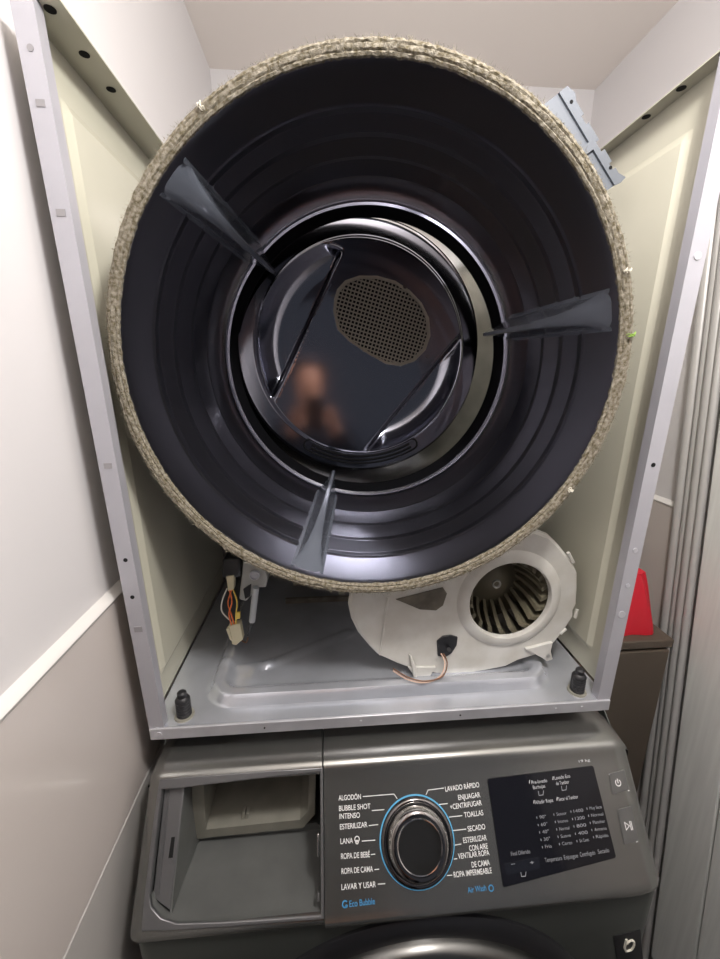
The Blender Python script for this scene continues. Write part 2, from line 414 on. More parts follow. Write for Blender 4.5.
# vent opening outline (rounded, flattened at upper right to lower left diagonals)
vent_px = [(338,290),(346,281),(360,276),(378,276),(396,281),(410,290),(422,303),(429,318),(430,336),(425,350),(414,361),(400,366),(386,364),(368,354),(350,342),(338,330),(334,312),(335,300)]
vent = [hitc(*p) for p in vent_px]
vcx = sum(p[0] for p in vent)/len(vent); vcz = sum(p[1] for p in vent)/len(vent)
def inpoly(x, y, P):
    c = False; n = len(P)
    for i in range(n):
        x1,y1 = P[i]; x2,y2 = P[i-1]
        if (y1 > y) != (y2 > y) and x < (x2-x1)*(y-y1)/(y2-y1)+x1: c = not c
    return c
def grow(P, k): return [((x-vcx)*k+vcx, (y-vcz)*k+vcz) for x, y in P]
vin = grow(vent, .965)
for a in range(NR):
    for k in range(NA):
        q = (rows[a][k], rows[a][(k+1)%NA], rows[a+1][(k+1)%NA], rows[a+1][k])
        mx = sum(v.co.x for v in q)/4-CB.x; mz = sum(v.co.z for v in q)/4-CB.z
        if inpoly(mx, mz, vin): continue
        try: bm.faces.new(q)
        except Exception: pass
# rolled edge going back
last = rows[-1]; bk = [bm.verts.new((CB.x+(RB-.001)*math.cos(2*PI*k/NA), CB.y+.014, CB.z+(RB-.001)*math.sin(2*PI*k/NA))) for k in range(NA)]
for k in range(NA): bm.faces.new((last[k], last[(k+1)%NA], bk[(k+1)%NA], bk[k]))
dsk = obj('rear_disc', bm, M['disc'], dc, smooth=True, label='dark mirror-like rear disc with two pressed crescents and a perforated vent')
yv = CB.y-.0045
bm = bmesh.new()
def P3(p, y): return Vector((CB.x+p[0], y, CB.z+p[1]))
frame(bm, [P3(p, yv-.0014) for p in grow(vent,1.02)], [P3(p, yv-.0014) for p in grow(vent,.955)], (0,.004,0))
obj('vent_rim', bm, M['grille'], dsk, smooth=True)
# perforated plate: rows of square holes
bm = bmesh.new(); pitch = .0077; hw = .0026; ang = math.radians(-16); ca, sa = math.cos(ang), math.sin(ang)
inner = grow(vent, .965)
for i in range(-15, 16):
    for j in range(-15, 16):
        def loc(a, b): 
            x, z = i*pitch+a, j*pitch+b; return (vcx+x*ca-z*sa, vcz+x*sa+z*ca)
        cc = loc(0,0)
        if not inpoly(cc[0], cc[1], grow(vent,.985)): continue
        h = pitch/2
        o4 = [loc(-h,-h),loc(h,-h),loc(h,h),loc(-h,h)]; i4 = [loc(-hw,-hw),loc(hw,-hw),loc(hw,hw),loc(-hw,hw)]
        frame(bm, [P3(p, yv) for p in o4], [P3(p, yv) for p in i4], (0,.0025,0))
g = obj('vent_grille', bm, M['grille'], dsk); g['kind'] = 'stuff'
bm = bmesh.new(); vb = grow(vent, 1.05); prism(bm, [P3(p, yv+.012) for p in vb], (0,.05,0)); obj('vent_duct', bm, M['hole'], dsk)
for px, py in ((333,296),(406,286),(428,357)):
    c = hitc(px, py); obj('disc_screw', disc_bm((CB.x+c[0], CB.y-.0040, CB.z+c[1]), .0042, (0,-1,0), .002), M['darkchrome'], dsk, smooth=True)
def arcpts(r, a0, a1, y, n=28): return [Vector((CB.x+r*math.cos(a0+(a1-a0)*k/n), y, CB.z+r*math.sin(a0+(a1-a0)*k/n))) for k in range(n+1)]
A0, A1 = math.radians(240), math.radians(299)
for r, rad in ((.2225,.0030),(.2305,.0030)):
    bm = bmesh.new(); tube(bm, arcpts(r, A0+.02, A1-.02, CB.y+.0003), rad, 8); obj('slot_groove', bm, M['slot'], dsk, smooth=True)
rm = .2265; am = .0115
def capP(off):
    o_ = [(rm+off, A1+(A0-A1)*k/30) for k in range(31)]; P = [Vector((CB.x+q*math.cos(a), CB.y+.0002, CB.z+q*math.sin(a))) for q, a in o_]
    e0 = Vector((CB.x+rm*math.cos(A0), CB.y+.0002, CB.z+rm*math.sin(A0))); e1 = Vector((CB.x+rm*math.cos(A1), CB.y+.0002, CB.z+rm*math.sin(A1)))
    P += [e0+Vector((off*math.cos(A0-t), 0, off*math.sin(A0-t))) for t in [PI*k/8 for k in range(1,8)]]
    P += [Vector((CB.x+(rm-off)*math.cos(A0+(A1-A0)*k/30), CB.y+.0002, CB.z+(rm-off)*math.sin(A0+(A1-A0)*k/30))) for k in range(31)]
    P += [e1-Vector((off*math.cos(A1-t), 0, off*math.sin(A1-t))) for t in [PI*k/8 for k in range(1,8)]]
    return P+[P[0]]
bm = bmesh.new(); tube(bm, capP(am), .0024, 6, cap=False); obj('slot_outline', bm, M['slot'], dsk, smooth=True)
RTL = (Matrix.Translation(CB) @ Vector((0,1,0)).rotation_difference(Vector((-.034,1,-.076)).normalized()).to_matrix().to_4x4() @ Matrix.Translation(-CB))
dsk.matrix_world = RTL
# bracket at the right, near the rear of the top edge
bk = bmesh.new()
by = .115
c = [hit(*p, 1, by) for p in ((566,88),(545,104),(607,194),(621,181))]
c = [Vector(p) for p in c]
ex = (c[3]-c[0]).normalized(); ew = (c[1]-c[0]).normalized()
LL = (c[3]-c[0]).length; WW = .042
def bq(a, b, y=0): return c[0]+ex*a+ew*b+Vector((0,y,0))
n_ = Vector((0,1,0))
prism(bk, [bq(0,.004), bq(LL,.004), bq(LL,WW+.03), bq(0,WW+.03)], (0,.0015,0))
bro = obj('mounting_bracket', bk, M['bracket'], dc, label='pale grey notched bracket behind the upper right of the drum')
bm = bmesh.new()
edge = [(0,0),(.010,-.004),(.018,0),(.034,0),(.034,.004),(.044,.004),(.044,0),(.066,0),(.066,.005),(.078,.005),(.078,0),(.094,0),(.094,.004),(.102,.004),(.102,0),(LL-.010,0),(LL,-.005),(LL+.002,.004),(LL,.012),(0,.012)]
prism(bm, [bq(a*LL/.118 if a<LL-.011 else a,b,-.0005) for a,b in edge], (0,-.0025,0))
obj('bracket_lip', bm, M['bracket'], bro)
for a in (.018, LL-.022): obj('bracket_hole', disc_bm(bq(a,.0055,-.0030), .0022, (0,-1,0), .0005, 12), M['hole'], bro)
for a, b in ((.030,.024),): obj('bracket_pimple', disc_bm(bq(a,b,-.0002), .003, (0,-1,0), .0015, 12), M['bracket'], bro)
obj('bracket_tab', (lambda b: (prism(b, [bq(LL*.52,.012,-.004), bq(LL*.60,.012,-.004), bq(LL*.60,.045,-.004), bq(LL*.52,.045,-.004)], (0,.0035,0)), b)[1])(bmesh.new()), M['bracket'], bro)

# ---------------------------------------------------------------- drum
dm = thing('dryer_drum', 'big dark stainless steel dryer drum with a frayed felt rim and three fins', 'drum')
dm.matrix_world = MD
R0 = .2865
steps = [(.0,R0+.001),(.006,R0+.0002),(.012,R0),(.070,R0)]
for t_, d_ in ((.078,.0011),(.092,-.0007),(.132,.0009),(.147,-.0006),(.196,.0009),(.209,-.0006),(.262,.0008)):
    steps += [(t_-.0032,R0),(t_-.0018,R0-d_*.55),(t_,R0-d_),(t_+.0018,R0-d_*.55),(t_+.0032,R0)]
steps += [(.275,R0),(.330,R0),(.338,R0-.0005),(.350,R0-.003)]
prof = [(r, t) for t, r in steps] + [(R0+.008,.352),(R0+.008,.012),(R0+.001,0)]
bm = bmesh.new(); lathe(bm, prof[:-1], None, 192, closed=True); obj('drum_shell', bm, M['drum'], dm, smooth=True)
bm = bmesh.new(); lathe(bm, [(R0-.0055,.352),(R0-.0065,.347),(R0-.010,.346),(R0-.0135,.349),(R0-.0145,.356),(R0-.002,.362),(R0+.004,.356)], None, 160, closed=True); obj('rear_ring', bm, M['ring'], dm, smooth=True)
bm = bmesh.new(); lathe(bm, [(R0-.0142,.3565),(R0-.0285,.362),(R0-.0285,.367),(R0+.002,.367),(R0+.002,.3625)], None, 128, closed=True); obj('rear_gap_ring', bm, M['gap_shade'], dm, smooth=True)  # black ring put in as the shade of the gap around the disc
# felt rim with wavy, worn surface
bm = bmesh.new(); n = 540; rows = []
sect = [(R0+.0010,.006),(R0+.0005,-.002),(R0+.0024,-.0036),(R0+.0038,-.0028),(R0+.0050,-.0046),(R0+.0080,-.0052),(R0+.0092,-.0040),(R0+.0106,-.0050),(R0+.0132,-.0040),(R0+.0150,.0004),(R0+.0150,.020),(R0+.008,.022)]
for i in range(n):
    a = 2*PI*i/n; row = []
    for j, (r, t) in enumerate(sect):
        w_ = .00035 if 1 < j < 9 else .0002
        row.append(bm.verts.new(((r+random.gauss(0,w_))*math.cos(a), t+random.gauss(0,w_), (r+random.gauss(0,w_))*math.sin(a))))
    rows.append(row)
for i in range(n):
    A, Bq = rows[i], rows[(i+1)%n]
    for j in range(len(sect)):
        k = (j+1)%len(sect); bm.faces.new((A[j], A[k], Bq[k], Bq[j]))
ft = obj('felt_rim', bm, M['felt'], dm, smooth=True)
bm = bmesh.new()
for i in range(9000):
    a = random.uniform(0, 2*PI); k = random.random()
    r = R0+.0147 if k < .55 else R0+random.uniform(.002,.014); t = random.uniform(-.004,.014) if k < .55 else -.0055
    L = random.expovariate(1/.0015)+.0006; L = min(L, .006)
    er = Vector((math.cos(a),0,math.sin(a))); et = Vector((-math.sin(a),0,math.cos(a)))
    p = er*r+Vector((0,t,0)); d = (er*(1 if k < .55 else random.uniform(-.6,.6))+Vector((0,-random.uniform(0,.7) if k < .55 else -.8,0))+et*random.uniform(-.9,.9)).normalized()
    s = et*.00022
    bm.faces.new([bm.verts.new(p-s), bm.verts.new(p+s), bm.verts.new(p+d*L)])
me = bpy.data.meshes.new('felt_fuzz'); bm.to_mesh(me); bm.free(); me.materials.append(M['fuzz'])
o = bpy.data.objects.new('felt_fuzz', me); COL.objects.link(o); o.parent = ft; o['kind'] = 'stuff'
def tuft(deg, m, L, name):
    bm = bmesh.new(); a = math.radians(deg); er = Vector((math.cos(a),0,math.sin(a))); et = Vector((-er.z,0,er.x))
    for k in range(9):
        p = er*(R0+.007+random.uniform(-.002,.004))+Vector((0,-.006,0))+et*random.uniform(-.002,.002)
        tube(bm, smooth_path([p, p+er*L*.3+Vector((0,-.002,0))+et*random.uniform(-.4,.4)*L, p+er*L*.7+et*random.uniform(-.6,.6)*L+Vector((0,-.001,0))], 3), .0005, 4)
    obj(name, bm, m, ft, label='pale lint tuft caught in the felt' if m is M['lint'] else 'green lint tuft on the felt')
tuft(124, M['lint'], .004, 'lint_tuft'); tuft(7, M['greenlint'], .006, 'lint_tuft'); tuft(20, M['lint'], .004, 'lint_tuft')
tuft(330, M['lint'], .004, 'lint_tuft')
# lifters
def lifter(deg):
    a = math.radians(deg); er = Vector((math.cos(a),0,math.sin(a))); et = Vector((-er.z,0,er.x))
    bm = bmesh.new(); rows = []
    st = [(.013,.0200,.0012),(.028,.0165,.0075),(.048,.0118,.0160),(.070,.0098,.023),(.10,.0072,.029),(.15,.0055,.037),(.21,.0045,.044),(.28,.0040,.049),(.335,.0036,.052),(.352,.0034,.052)]
    for t, wt, h in st:
        wb = .026
        row = []
        for s, hh in ((-wb,-.003),(-wb,.0015),(-wb*.72,.003),(-wt-.0045,h*.55),(-wt,h-.0018),(-wt*.6,h),(wt*.6,h),(wt,h-.0018),(wt+.0045,h*.55),(wb*.72,.003),(wb,.0015),(wb,-.003)):
            row.append(bm.verts.new(er*(R0+.001-hh)+et*s+Vector((0,t,0))))
        rows.append(row)
    for A, Bq in zip(rows, rows[1:]):
        for k in range(len(A)-1): bm.faces.new((A[k], A[k+1], Bq[k+1], Bq[k]))
        bm.faces.new((A[-1], A[0], Bq[0], Bq[-1]))
    bm.faces.new(rows[0]); bm.faces.new(rows[-1][::-1])
    o = obj('lifter_fin', bm, M['lifter'], dm, smooth=True); o.data.set_sharp_from_angle(angle=math.radians(28))
for d in (13, 137, 253): lifter(d)

# ---------------------------------------------------------------- blower
BY = .068
bl = thing('blower_housing', 'cream plastic blower housing with a round inlet, on the pan below the drum', 'blower')
def bp3(px, py, y=BY): return Vector(hit(px, py, 1, y))
out_px = [(352,596),(350,608),(353,622),(360,636),(370,648),(378,656),(398,665),(418,672),(452,677),(486,672),(506,668),(518,662),(538,656),(548,650),(556,643),(566,630),(574,618),(574,612),(577,606),(578,590),(578,574),(574,566),(568,558),(560,548),(550,538),(536,533),(520,534),(500,541),(480,552),(462,560),(440,566),(400,570),(370,576),(357,584)]
out = [bp3(*p) for p in out_px]
zmin = min(p.z for p in out)
ic = bp3(509.5, 600.5); ir = .0660
bm = bmesh.new()
# front plate with round inlet: triangulated by bridging outline to circle
n = len(out_px)
def ang(p): return math.atan2(p.z-ic.z, p.x-ic.x)
N = 120
def ray_out(a):
    best = None; dx, dz = math.cos(a), math.sin(a)
    for i in range(n):
        p, q = out[i], out[(i+1)%n]; ex_, ez_ = q.x-p.x, q.z-p.z; den = dx*ez_-dz*ex_
        if abs(den) < 1e-12: continue
        t = ((p.x-ic.x)*ez_-(p.z-ic.z)*ex_)/den; s = ((p.x-ic.x)*dz-(p.z-ic.z)*dx)/den
        if t > 0 and -1e-6 <= s <= 1+1e-6 and (best is None or t > best): best = t
    return best
angs = sorted(set([2*PI*i/N-PI for i in range(N)]+[ang(p) for p in out]))
loops = []
def add_loop(fn): loops.append([bm.verts.new(fn(a)) for a in angs])
def ringpt(r, y): return lambda a: Vector((ic.x+min(r, ray_out(a)-.002)*math.cos(a), y, ic.z+min(r, ray_out(a)-.002)*math.sin(a)))
def outpt(k, y): return lambda a: Vector((ic.x+(ray_out(a)-k)*math.cos(a), y, ic.z+(ray_out(a)-k)*math.sin(a)))
for fn in (ringpt(ir, BY+.004), ringpt(ir, BY-.002), ringpt(ir+.0015, BY-.005), ringpt(ir+.004, BY-.0055), ringpt(ir+.014, BY-.0035), ringpt(ir+.017, BY-.0015), ringpt(ir+.020, BY+.001), outpt(.003, BY+.001), outpt(0, BY+.004), outpt(0, BY+.010), outpt(-.0025,BY+.011), outpt(-.0025,BY+.014), outpt(.003, BY+.015), outpt(.005, BY+.095)): add_loop(fn)
m_ = len(angs)
for A, Bq in zip(loops, loops[1:]):
    for i in range(m_):
        try: bm.faces.new((A[i], A[(i+1)%m_], Bq[(i+1)%m_], Bq[i]))
        except Exception: pass
bm.faces.new(loops[-1])
bh = obj('scroll_case', bm, M['blower'], bl, smooth=True)
# fan wheel
bm = bmesh.new(); TW = Matrix.Translation((ic.x, 0, ic.z)); wy0, wy1 = BY+.006, BY+.078
fw_ = thing_wheel = None
wy0, wy1 = BY+.007, BY+.082
lathe(bm, [(.0001,wy1-.030),(.012,wy1-.030),(.030,wy1-.018),(.052,wy1-.003),(.084,wy1),(.084,wy1+.002),(.0001,wy1-.016)], TW, 64)
lathe(bm, [(.078,wy0-.001),(.084,wy0-.001),(.084,wy0+.003),(.078,wy0+.003)], TW, 64, closed=True)
wheel = obj('fan_wheel', bm, M['blade'], bl, smooth=True)
me0 = None
for k in range(20):
    a = 2*PI*k/20
    if me0 is None:
        b2 = bmesh.new(); rows = []
        for q in range(9):
            t = q/8; y = wy0+.001+(wy1-wy0-.004)*t; row = []
            for (rr_, th_) in ((.058-.018*t*t,-.19+.22*t),(.070,-.08+.10*t),(.083,.10),(.083,.19),(.070,.03+.10*t),(.058-.018*t*t,-.07+.22*t)):
                row.append(b2.verts.new((rr_*math.cos(th_), y, rr_*math.sin(th_))))
            rows.append(row)
        for A, Bq in zip(rows, rows[1:]):
            for i in range(6): j = (i+1)%6; b2.faces.new((A[i], A[j], Bq[j], Bq[i]))
        b2.faces.new(rows[0]); b2.faces.new(rows[-1][::-1])
        o = obj('blade', b2, M['blade'], wheel, smooth=True); me0 = o.data
    else:
        o = bpy.data.objects.new('blade', me0); COL.objects.link(o); o.parent = wheel
    o.location = (ic.x, 0, ic.z); o.rotation_euler = (0, -a, 0)
hc = Vector((ic.x, 0, ic.z))
bm = bmesh.new(); lathe(bm, [(.0048,BY+.050),(.0075,BY+.049),(.0082,BY+.053),(.0082,BY+.068),(.0048,BY+.068)], Matrix.Translation(hc), 24, closed=True); obj('shaft_hub', bm, M['grey'], wheel, smooth=True)
# duct recess (dark stained patch) behind the drum's lower edge, ribs, lugs
bm = bmesh.new(); rp = [(396,600),(443,588),(447,594),(443,606),(436,611),(420,610)]
prism(bm, [bp3(*p, BY-.0008) for p in rp], (0,.0015,0)); obj('stained_recess', bm, M['grime'], bh, label='dark grimy patch by the drum edge')
bm = bmesh.new(); tube(bm, [bp3(388,598,BY+.001), bp3(385,615,BY+.001), bp3(380,655,BY+.001)], .0022, 6); obj('case_rib', bm, M['blower'], bh, smooth=True)
bm = bmesh.new(); tube(bm, [bp3(410,655,BY), bp3(414,668,BY-.004), bp3(415,677,BY-.004)], [.0015,.004,.0035], 6); obj('case_rib', bm, M['blower'], bh, smooth=True)
bm = bmesh.new(); prism(bm, [bp3(*p, BY-.003) for p in ((408,668),(436,668),(430,677),(424,682),(416,679))], (0,.008,0)); obj('mounting_lug', bm, M['blower'], bh, bevel=.001)
bm = bmesh.new(); prism(bm, [bp3(*p, BY-.004) for p in ((526,650),(553,643),(551,652),(553,660),(547,662),(543,659))], (0,.008,0)); lug = obj('mounting_lug', bm, M['blower'], bh, bevel=.001)
obj('lug_screw', disc_bm(bp3(548,656,BY-.005), .003, (0,-1,0), .002, 12), M['grey'], bh)
for p, q in (((573,563),(568,553)),((577,610),(575,618)),((566,629),(560,634))):
    bm = bmesh.new(); tube(bm, [bp3(*p,BY+.002), bp3(*q,BY+.002)], .0028, 6); obj('case_clip', bm, M['blower'], bh, smooth=True)
bm = bmesh.new(); sp = [(437,642),(443,637),(451,636),(458,638),(457,646),(452,654),(446,658),(438,657)]
prism(bm, [bp3(*p, BY-.0015) for p in sp], (0,.006,0)); sk = obj('sensor_socket', bm, M['black'], bh, bevel=.0012, label='black sensor socket')
bm = bmesh.new(); tube(bm, [bp3(449,650,BY-.001), bp3(449,650,BY-.008)], .0035, 12); obj('sensor_button', bm, M['black'], bh, smooth=True)
for k, mm in ((0,'pinkw'),(2.2,'brownw')):
    wire('sensor_wire', [bp3(441+k,654,BY-.004), bp3(445+k,664,BY-.014), bp3(440+k,677,BY-.028), bp3(425,683-k*.6,BY-.036), bp3(408,680-k,BY-.030), bp3(393,671-k,BY-.018)], .0011, M[mm], bh)
dz = .0185-(min(v.co.z for v in bh.data.vertices))   # rests on the tray floor
print('BLOWER min z', .0185-dz)

# ---------------------------------------------------------------- small motor bracket with wiring, left
mo = thing('wiring_assembly', 'grey bracket with an ivory plug on orange wires, below the drum', 'wiring')
def mp(px, py, y=.15): return Vector(hit(px, py, 1, y))
bm = bmesh.new(); prism(bm, [mp(243,562),mp(264,566),mp(268,578),mp(266,588),mp(258,588),mp(252,596),mp(246,602),mp(239,600)], (0,.03,0)); pl_ = obj('motor_bracket', bm, M['grey'], mo, bevel=.002)
bm = bmesh.new(); prism(bm, [mp(239,540,.19),mp(262,540,.19),mp(262,580,.19),mp(243,580,.19)], (0,.004,0)); obj('bracket_stem', bm, M['grey'], mo)
bm = bmesh.new(); prism(bm, [mp(222,560,.145),mp(240,559,.145),mp(241,578,.145),mp(221,579,.145)], (0,.04,0)); obj('motor_cap', bm, M['black'], mo, bevel=.004)
bm = bmesh.new(); c_ = mp(255,575,.148); lathe(bm, [(.0001,0),(.0045,0),(.005,.001),(.0072,.001),(.0072,-.002),(.0085,-.002),(.0085,.004),(.0001,.004)], Matrix.Translation(c_-Vector((0,.003,0))), 24); obj('motor_screw', bm, M['galv'], mo, smooth=True)
bm = bmesh.new(); tube(bm, [mp(256,588,.142), mp(252,622,.142)], .0055, 10); obj('sleeve', bm, M['tube'], mo, smooth=True, label='pale grey sleeve')
bm = bmesh.new(); tube(bm, [mp(252,621,.142), mp(248,636,.142)], .0022, 8); obj('sleeve_wire', bm, M['black'], mo, smooth=True)
bm = bmesh.new(); prism(bm, [mp(243,590,.147),mp(251,585,.147),mp(250,597,.147),mp(245,600,.147)], (0,.012,0)); obj('clip_block', bm, M['black'], mo, bevel=.001)
bm = bmesh.new(); prism(bm, [mp(226,577,.143),mp(234,576,.143),mp(234,590,.143),mp(228,592,.143)], (0,.012,0)); obj('upper_plug', bm, M['conn'], mo, bevel=.001)
bm = bmesh.new(); prism(bm, [mp(228,627,.143),mp(240,624,.143),mp(243,640,.143),mp(236,646,.143),mp(232,645,.143)], (0,.014,0)); pg = obj('plug', bm, M['conn'], mo, bevel=.0012, label='ivory plug')
bm = bmesh.new(); prism(bm, [mp(226,630,.140),mp(229,629,.140),mp(232,641,.140),mp(230,641,.140)], (0,.008,0)); obj('plug_latch', bm, M['conn'], mo, bevel=.0006)
wire('orange_wire', [mp(229,589,.145), mp(232,602,.140), mp(229,614,.142), mp(232,627,.146)], .0014, M['orange'], mo)
wire('orange_wire', [mp(232,589,.145), mp(228,603,.146), mp(231,614,.145), mp(235,627,.146)], .0014, M['orange'], mo)
wire('yellow_wire', [mp(227,589,.145), mp(222,602,.142), mp(222,612,.142), mp(229,620,.143)], .0013, M['white'], mo)
wire('yellow_wire', [mp(233,590,.145), mp(237,602,.142), mp(236,614,.142), mp(236,626,.146)], .0013, M['yellow'], mo)
wire('brown_wire', [mp(240,640,.148), mp(246,643,.146), mp(248,638,.142)], .0012, M['brownw'], mo)
bm = bmesh.new(); prism(bm, [mp(236,613,.139),mp(240,613,.139),mp(240,619,.139),mp(236,620,.139)], (0,.004,0)); obj('wire_tag', bm, M['yellow'], mo)
# dark motor body further back, on the pan
md = thing('drive_motor', 'dark drive motor in the shadow behind the wiring, on the pan under the drum', 'motor')
bm = bmesh.new(); lathe(bm, [(.0001,0),(.045,0),(.055,.01),(.055,.10),(.045,.11),(.0001,.11)], Matrix.Translation((.22,.36,.085)), 40); obj('motor_can', bm, M['black'], md, smooth=True)
bm = bmesh.new(); lathe(bm, [(.0001,-.04),(.008,-.04),(.008,0),(.0001,0)], Matrix.Translation((.22,.36,.085)), 16); obj('motor_shaft', bm, M['grey'], md, smooth=True)
obj('motor_foot', B(((.17,.375,.0185),(.27,.385,.05))), M['grime'], md); obj('motor_foot', B(((.17,.44,.0185),(.27,.45,.05))), M['grime'], md)
obj('cross_bar', B(((.16,.30,.0185),(.30,.306,.030))), M['grime'], md)

# ---------------------------------------------------------------- washer
ws = thing('washing_machine', 'dark grey front-loading washer with a slanted control panel, under the dryer', 'washing machine')
X0, X1 = .003, .709
top_prof = [(.62,-.030),(.10,-.030),(-.010,-.0303),(-.028,-.0325),(-.0342,-.0345),(-.0378,-.0380),(-.0405,-.0430)]   # (y,z)
def pl(v, h=0.0): p = PP(0, v, h); return (p.y, p.z)
vs = [0,.010,.03,.06,.09,.12,.140,.1475]
prof_y = top_prof + [pl(v) for v in vs] + [(-.1374,-.1695),(-.1372,-.1735),(-.1345,-.1765),(-.1290,-.1775)]
low = [(-.1235,-.180),(-.1275,-.182),(-.130,-.190),(-.130,-.40),(-.130,-.94),(-.10,-.955),(.62,-.955)]
def loft(prof, xa, xb, ra=.0, rb=.0, skip=None, ns=10):
    """profile in y,z swept along x, with rounded ends"""
    xs = []
    if ra: xs += [(xa+ra*(1-math.cos(t*PI/2/ns)), ra*(1-math.sin(t*PI/2/ns))) for t in range(ns)] + [(xa+ra, 0)]
    else: xs += [(xa, 0)]
    if rb: xs += [(xb-rb, 0)] + [(xb-rb*(1-math.cos(t*PI/2/ns)), rb*(1-math.sin(t*PI/2/ns))) for t in range(ns-1,-1,-1)]
    else: xs += [(xb, 0)]
    P = [Vector((0, y, z)) for y, z in prof]; N_ = []
    for i in range(len(P)):
        t = (P[min(i+1,len(P)-1)]-P[max(i-1,0)]).normalized(); N_.append(Vector((0, t.z, -t.y)))  # outward-ish normal
    s = 1
    for i, p in enumerate(P):          # rounding direction: straight up on top, straight out on the slope and front
        if p.z < -.176: N_[i] = Vector((0,-1,0))
        elif p.z < -.044: N_[i] = Vector(PNN)
        elif p.y > -.03: N_[i] = Vector((0,0,1))
        else: N_[i] = Vector((0,0,1)).lerp(Vector(PNN), min(1,max(0,(-p.z-.0325)/.011))).normalized()
    if prof[0][1] > -.1: N_ = [Vector(PNN) if P[i].z < -.044 else n_ for i, n_ in enumerate(N_)]
    bm = bmesh.new(); rows = [[bm.verts.new(Vector((x,0,0))+p-nn*s*d) for p, nn in zip(P, N_)] for x, d in xs]
    for A, Bq in zip(rows, rows[1:]):
        for i in range(len(P)-1):
            if skip and skip(A[i].co, i): continue
            bm.faces.new((A[i], A[i+1], Bq[i+1], Bq[i]))
    return bm, rows
XD = .2425
# control panel + top shell, right part
bm, rows = loft(prof_y, XD+.002, X1, 0, .032)
xs_extra = None
bm.verts.ensure_lookup_table()
bmesh.ops.bisect_plane
for xx in [.61,.64,.655,.665,.675]:
    g_ = bm.verts[:]+bm.edges[:]+bm.faces[:]; bmesh.ops.bisect_plane(bm, geom=g_, plane_co=(xx,0,0), plane_no=(1,0,0))
for v in bm.verts:
    vv_ = (v.co-Vector((0,PN0[1],PN0[2]))).dot(Vector(PDN))
    if vv_ > .05 and v.co.y < -.02: v.co -= Vector(PDN)*(.006*sm(.655,.709,v.co.x)*sm(.05,.15,vv_))
bm.faces.new([v for v in rows[0]][::-1])
cp = obj('control_panel', bm, M['inox'], ws, smooth=True, label='brushed grey control panel with dial, screen and printed programmes')
# left: same shell but open where the soap drawer is missing
prof_l = [p if i < 11 else (p[0]-PDN[1]*.004, p[1]-PDN[2]*.004) for i, p in enumerate(prof_y)]
bm, rows = loft(prof_l, X0-.003, XD, .024, 0, skip=lambda co, i: co.x >= X0+.0209 and 6 <= i <= 12)
bm.faces.new(rows[0][::-1])
ls = obj('drawer_surround', bm, M['inox'], ws, smooth=True)
# frame lip around the opening
inner = [(.0245,-.004),(.0245,.030),(.0245,.070),(.0248,.104),(.029,.116),(.042,.127),(.062,.1335),(.12,.1365),(.18,.1380),(.2395,.1395),(.2395,.07),(.2395,-.0105),(.18,-.0090),(.10,-.0060),(.045,-.0035)]
outer = [(.0200,-.016),(.0190,.030),(.0190,.070),(.0195,.120),(.0210,.138),(.042,.1390),(.062,.1400),(.12,.1415),(.18,.1425),(.2435,.1435),(.2435,.07),(.2435,-.0160),(.18,-.0165),(.10,-.0165),(.045,-.0165)]
bm = bmesh.new(); frame(bm, [PP(u,v,.0018) for u,v in outer], [PP(u,v,.0018) for u,v in inner], -Vector(PNN)*.012)
obj('opening_bezel', bm, M['bezel'], ls, bevel=.0012)
# cavity: slotted left step, side walls, floor, ceiling
bm = bmesh.new(); prism(bm, [PP(.024,-.010,-.010), PP(.0515,-.010,-.010), PP(.0490,.126,-.010), PP(.0255,.112,-.010)], -Vector(PNN)*.003)
st = obj('guide_rail', bm, M['bezel'], ls, bevel=.0015)
bm = bmesh.new(); prism(bm, [PP(.041,.052,-.0095), PP(.0455,.052,-.0095), PP(.0455,.074,-.0095), PP(.040,.074,-.0095)], -Vector(PNN)*.002); obj('rail_slot', bm, M['hole'], st)
bm = bmesh.new(); prism(bm, [PP(.0405,.0735,-.008), PP(.046,.0735,-.008), PP(.046,.078,-.008), PP(.0395,.078,-.008)], -Vector(PNN)*.002); obj('slot_tab', bm, M['bezel'], st)
bm = bmesh.new(); tube(bm, [PP(.031,-.004,-.0095), PP(.0325,.110,-.0095)], .0012, 6); obj('rail_ridge', bm, M['bezel'], st, smooth=True)
yb_ = -.018
fz = -.176
bm = bmesh.new()
def quad(bm, *p, th=None):
    bm.faces.new([bm.verts.new(Vector(q)) for q in p])
fp = [Vector((.030,-.118,-.160)), Vector((.2395,-.1335,-.168)), Vector((.2395,yb_,-.190)), Vector((.050,yb_,-.190))]
prism(bm, [PP(.033,.118,-.0095), PP(.050,.134,-.004), PP(.12,.1405,-.003), PP(.2395,.143,-.003), (.2395,yb_+.01,-.190), (.052,yb_+.01,-.190)], (0,.001,-.004)) if False else None
lipv = [(.0255,.104),(.030,.116),(.043,.127),(.062,.1335),(.12,.1365),(.18,.1380),(.2395,.1395)]
fr = [PP(u,v,-.002) for u,v in lipv]; bkp = [Vector((.052+(.2395-.052)*max(0,(u-.052))/(.2395-.052), yb_+.004, -.190)) for u,v in lipv]
f1 = [bm.verts.new(p) for p in fr]; mid = [bm.verts.new(a.lerp(b,.12)+Vector((0,.0,-.006))) for a,b in zip(fr,bkp)]; f2 = [bm.verts.new(p) for p in bkp]
f3 = [bm.verts.new(p+Vector((0,0,-.006))) for p in bkp]; f0 = [bm.verts.new(p+Vector((0,.004,-.008))) for p in fr]
for A, Bq in ((f1,mid),(mid,f2),(f2,f3),(f3,f0),(f0,f1)):
    for i in range(len(A)-1): bm.faces.new((A[i],A[i+1],Bq[i+1],Bq[i]))
obj('drawer_floor', bm, M['cavity'], ls, smooth=True, label='grey sloping floor of the empty soap drawer bay')
